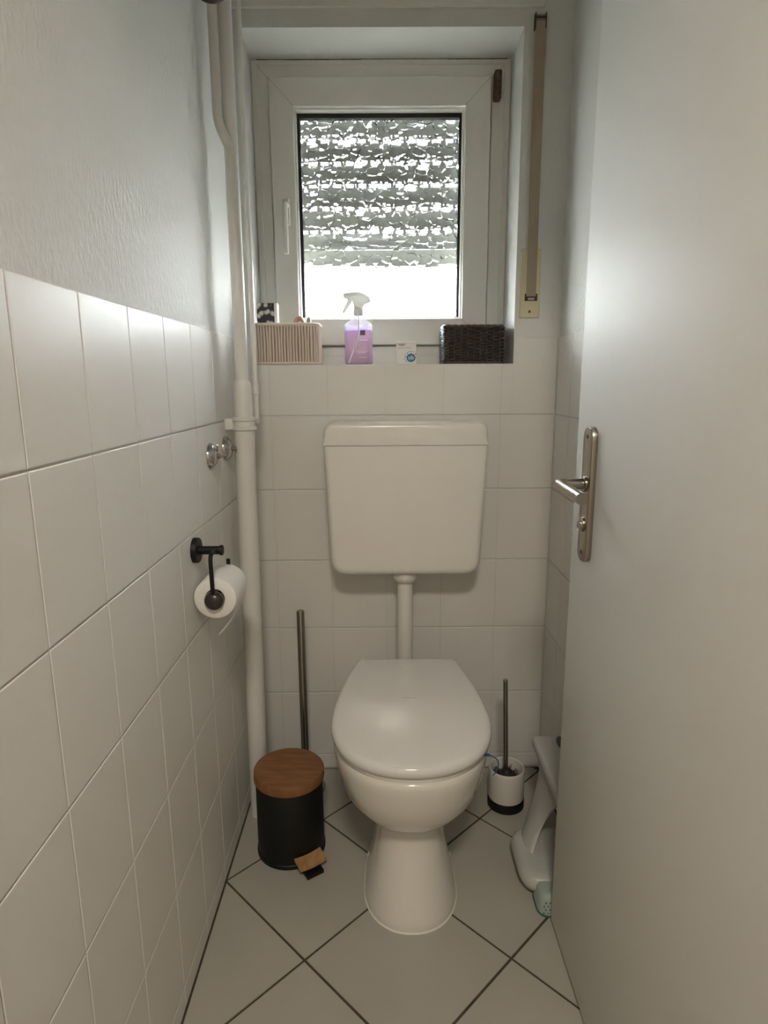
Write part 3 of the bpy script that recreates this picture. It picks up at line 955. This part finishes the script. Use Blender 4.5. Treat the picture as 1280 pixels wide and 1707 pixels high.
# spray bottle
SX, SY = 0.3165, 1.774
sb = thing('spray_bottle', 'clear spray bottle of lavender liquid standing on the window ledge', 'spray bottle', (SX, SY, ZS))
def ell(z, a, b, e=3.2, n=40):
    return [(SX + a * math.copysign(abs(math.cos(2 * PI * k / n)) ** (2 / e), math.cos(2 * PI * k / n)), SY + b * math.copysign(abs(math.sin(2 * PI * k / n)) ** (2 / e), math.sin(2 * PI * k / n)), z) for k in range(n)]
W = 0.0380
bm = bmesh.new()
rings(bm, [ell(ZS, W - 0.003, 0.020), ell(ZS + 0.003, W, 0.0235), ell(ZS + 0.098, W, 0.0235), ell(ZS + 0.106, W - 0.003, 0.022, 3), ell(ZS + 0.113, W - 0.012, 0.019, 2.6), ell(ZS + 0.119, W - 0.023, 0.0145, 2.2), ell(ZS + 0.123, 0.0115, 0.0115, 2), ell(ZS + 0.134, 0.0110, 0.0110, 2)])
obj('bottle', bm, 'bottle', sb, 40)
bm = bmesh.new()
rings(bm, [ell(ZS + 0.002, W - 0.004, 0.0205), ell(ZS + 0.004, W - 0.0012, 0.0222), ell(ZS + 0.0885, W - 0.0012, 0.0222)])
obj('liquid', bm, 'liquid', sb, 40, 'lavender liquid')
bm = bmesh.new()
rings(bm, [ell(ZS + 0.0886, W - 0.0012, 0.0222), ell(ZS + 0.101, W - 0.0015, 0.0220)])
obj('upper_film', bm, 'film', sb, 40)
obj('dip_tube', tube(arc_pts([(SX, SY - 0.012, ZS + 0.135), (SX + 0.003, SY - 0.0255, ZS + 0.10), (SX + 0.001, SY - 0.0262, ZS + 0.070), (SX - 0.026, SY - 0.0255, ZS + 0.004)], 0.04, 8), 0.0019, 8), 'carton', sb, 50)
obj('collar', lathe([(0.0125, 0.128), (0.0132, 0.130), (0.0132, 0.146), (0.0122, 0.148)], (SX, SY, ZS), 'z', 28), 'spray', sb, 40)
head = [(-0.0115, 0.149), (0.0125, 0.149), (0.0165, 0.156), (0.024, 0.160), (0.033, 0.1625), (0.0345, 0.166), (0.030, 0.175), (0.020, 0.183), (0.008, 0.188), (-0.004, 0.1895), (-0.022, 0.188), (-0.028, 0.1865), (-0.0365, 0.1865), (-0.0405, 0.181), (-0.0385, 0.1745), (-0.031, 0.1715), (-0.022, 0.170), (-0.016, 0.166), (-0.013, 0.158)]
hp2 = [Vector((SX + a, ZS + b)) for a, b in head]
obj('spray_head', slab(hp2, [(-0.0105, 0.003), (-0.009, 0.0008), (-0.006, 0), (0.006, 0), (0.009, 0.0008), (0.0105, 0.003)], lambda u, v, h: (u, SY + h, v)), 'spray', sb, 50)
trg = [(-0.0285, 0.173), (-0.0155, 0.171), (-0.0175, 0.162), (-0.0285, 0.146), (-0.0385, 0.1345), (-0.0430, 0.1360), (-0.0375, 0.151), (-0.0300, 0.164)]
obj('trigger', slab([Vector((SX + a, ZS + b)) for a, b in trg], [(-0.005, 0.0006), (-0.004, 0), (0.004, 0), (0.005, 0.0006)], lambda u, v, h: (u, SY + h, v)), 'spray', sb, 50)
yl = SY - 0.0241
obj('emblem', bx((SX + 0.0055, yl, ZS + 0.076), (SX + 0.0185, yl + 0.0008, ZS + 0.089)), 'plum_print', sb)
pr = bmesh.new()
for z, a, b in ((0.0625, 0.004, 0.026), (0.0335, -0.003, 0.025), (0.0300, -0.001, 0.021), (0.0175, 0.0015, 0.0225)):
    x = a
    while x < b:
        w = random.uniform(0.0012, 0.003)
        box(pr, (SX + x, yl, ZS + z), (SX + min(x + w, b), yl + 0.0006, ZS + z + 0.0016))
        x += w + 0.0006
obj('print', pr, 'white_print', sb)

# tampon box
ob = thing('tampon_box', 'small white carton with blue round ob logo on the window ledge', 'carton', (0.4455, 1.765, ZS))
obj('carton', bx((0.419, 1.7480, ZS), (0.4715, 1.782, ZS + 0.0575), 0.0012), 'carton', ob)
obj('lid_flap', bx((0.4185, 1.7472, ZS + 0.0555), (0.472, 1.7828, ZS + 0.0585), 0.0008), 'white_print', ob)
yo = 1.7479
hexa = [Vector((0.4575 + 0.0125 * math.cos(math.radians(a)) * (1 if abs(a % 180 - 90) > 1 else 0.85), ZS + 0.0165 + 0.0115 * math.sin(math.radians(a)))) for a in range(0, 360, 30)]
obj('logo_disc', slab(hexa, [(0.0006, 0), (-0.0003, 0)], lambda u, v, h: (u, yo + h, v)), 'blue_print', ob)
bm = bmesh.new()
for k in range(9):
    a = math.radians(40 + k * 22)
    r = 0.0155 + 0.002 * (k % 2)
    lathe([(0.0017 - 0.0004 * (k % 2), 0.0006), (0.0017 - 0.0004 * (k % 2), -0.0002)], (0.4575 + r * math.cos(a), yo, ZS + 0.0165 + r * math.sin(a)), 'y', 10, bm)
obj('logo_dots', bm, 'blue_print', ob)
text_mesh('logo_text', 'ob', 0.0155, 'white_print', ob, (0.4575, yo - 0.0006, ZS + 0.0168))
bm = bmesh.new()
x = 0.4225
while x < 0.460:
    w = random.uniform(0.0014, 0.003)
    box(bm, (x, yo - 0.0002, ZS + 0.0415), (x + w, yo + 0.0004, ZS + 0.0432)); x += w + 0.0008
arcp = [Vector((0.4325 + 0.0105 * math.cos(math.radians(a)), ZS + 0.0535 + 0.0065 * math.sin(math.radians(a)))) for a in range(180, 361, 20)]
slab(arcp, [(0.0004, 0), (-0.0002, 0)], lambda u, v, h: (u, yo + h, v), bm)
obj('print', bm, 'grey_print', ob)

# dark woven basket
dx0, dx1, dy0, dy1 = 0.5425, 0.7105, 1.7460, 1.862
db = thing('woven_basket', 'dark brown woven basket at the hinge end of the window ledge', 'basket', (0.627, 1.80, ZS))
obj('lining', slab(rr_path(dx0 + 0.006, dx1 - 0.006, dy0 + 0.006, dy1 - 0.006, 0.006), [(ZS + 0.001, 0), (ZS + 0.098, 0), (ZS + 0.098, 0.003), (ZS + 0.006, 0.003)], lambda u, v, h: (u, v, h)), 'weave_in', db, 40)
NS = 30
pathw = resample(rr_path(dx0 + 0.004, dx1 - 0.004, dy0 + 0.004, dy1 - 0.004, 0.010), NS * 8)
wave_n = len(pathw)
def offset_path(ph, amp):
    out = []
    for k, p in enumerate(pathw):
        a, c = pathw[k - 1], pathw[(k + 1) % wave_n]
        t = (c - a).normalized()
        nn = Vector((t.y, -t.x))
        d = amp * math.sin(2 * PI * k / 16 + ph)
        out.append(p + nn * d)
    return out
NR = 20
for r in range(NR):
    z = ZS + 0.006 + r * 0.0046
    pw_ = offset_path(PI * (r % 2), 0.0027)
    obj('strand', tube([(p.x, p.y, z + random.uniform(-0.0004, 0.0004)) for p in pw_], 0.0018, 6, closed=True), 'weave', db, 60)
for k in range(0, wave_n, 8):
    p = pathw[k]
    obj('stake', tube([(p.x, p.y, ZS + 0.002), (p.x, p.y, ZS + 0.100)], 0.0017, 6), 'weave', db, 50)
for zz, rr in ((0.0028, 0.0028), (0.0985, 0.0030)):
    for phs in (0, PI):
        pw_ = offset_path(phs, 0.0016)
        obj('rim', tube([(p.x, p.y, ZS + zz + 0.0013 * math.cos(2 * PI * k / 16 + phs)) for k, p in enumerate(pw_)], rr, 7, closed=True), 'weave', db, 60)

# ------------------------------------------------------------------ child's step stool behind the door edge
ss = thing('step_stool', "white plastic child's step stool with green dotted foot behind the door edge", 'step stool', (0.79, 1.36, 0))
tread = round_poly([(0.764, 1.225), (0.846, 1.225), (0.846, 1.505), (0.764, 1.505)], 0.016, 6)
obj('tread', slab(tread, [(0.226, 0.004), (0.228, 0.001), (0.236, 0), (0.244, 0.0015), (0.249, 0.006), (0.2497, 0.011)], lambda u, v, h: (u, v, h)), 'stool', ss, 50)
def side_x(t):      # t 0 top .. 1 bottom
    return 0.776 - 0.070 * t ** 1.6
bm = bmesh.new()
rs = []
nv_, nu_ = 12, 10
for i in range(nv_ + 1):
    t = i / nv_
    z = 0.232 - 0.196 * t
    y0 = 1.250 + 0.085 * math.sin(PI * min(1, t * 0.85)) ** 0.8
    y1 = 1.495 - 0.105 * t ** 0.8
    row = []
    for k in range(nu_ + 1):
        v = k / nu_
        row.append((side_x(t) + 0.010 * (2 * v - 1) ** 2, y0 + (y1 - y0) * v, z))
    rs.append(row + [(p[0] + 0.006, p[1], p[2]) for p in row[::-1]])
rings(bm, rs)
obj('side_panel', bm, 'stool', ss, 60)
foot = round_poly([(0.690, 1.225), (0.846, 1.225), (0.846, 1.41), (0.690, 1.41)], 0.055, 8)
obj('lower_step', slab(foot, [(0.012, 0.020), (0.018, 0.006), (0.032, 0.0), (0.046, 0.003), (0.054, 0.012), (0.055, 0.03)], lambda u, v, h: (u, v, h)), 'stool', ss, 60)
pad = round_poly([(0.718, 1.182), (0.838, 1.182), (0.838, 1.262), (0.718, 1.262)], 0.026, 7)
pdb = obj('foot_pad', slab(pad, [(0.0, 0.003), (0.002, 0), (0.040, 0.003), (0.048, 0.009), (0.049, 0.02)], lambda u, v, h: (u, v, h)), 'stool_green', ss, 50, 'pale green dotted foot')
bm = bmesh.new()
for i in range(7):
    for j in range(4):
        x = 0.728 + i * 0.009 + (j % 2) * 0.004
        z = 0.010 + j * 0.0085
        lathe([(0.0013, 0.0008), (0.0013, -0.0012)], (x, 1.1832 + 0.0002 * j, z), 'y', 8, bm)
obj('dots', bm, 'stool_dark', pdb)
obj('foot_edge', slab(pad, [(0.0, -0.0015), (0.0012, -0.0022), (0.004, -0.0012)], lambda u, v, h: (u, v, h)), 'stool_dark', pdb, 50)
obj('foot_edge', bx((0.752, 1.1795, 0.002), (0.79, 1.184, 0.036), 0.0015), 'stool_dark', pdb)
grip = [Vector((0.834 + 0.014 * math.cos(2 * PI * k / 24), 1.462 + 0.030 * math.sin(2 * PI * k / 24))) for k in range(24)]
obj('grip', slab(grip, [(0.246, 0), (0.252, 0.001), (0.254, 0.005)], lambda u, v, h: (u, v, h)), 'stool_grey', ss, 50, 'dark grey grip')
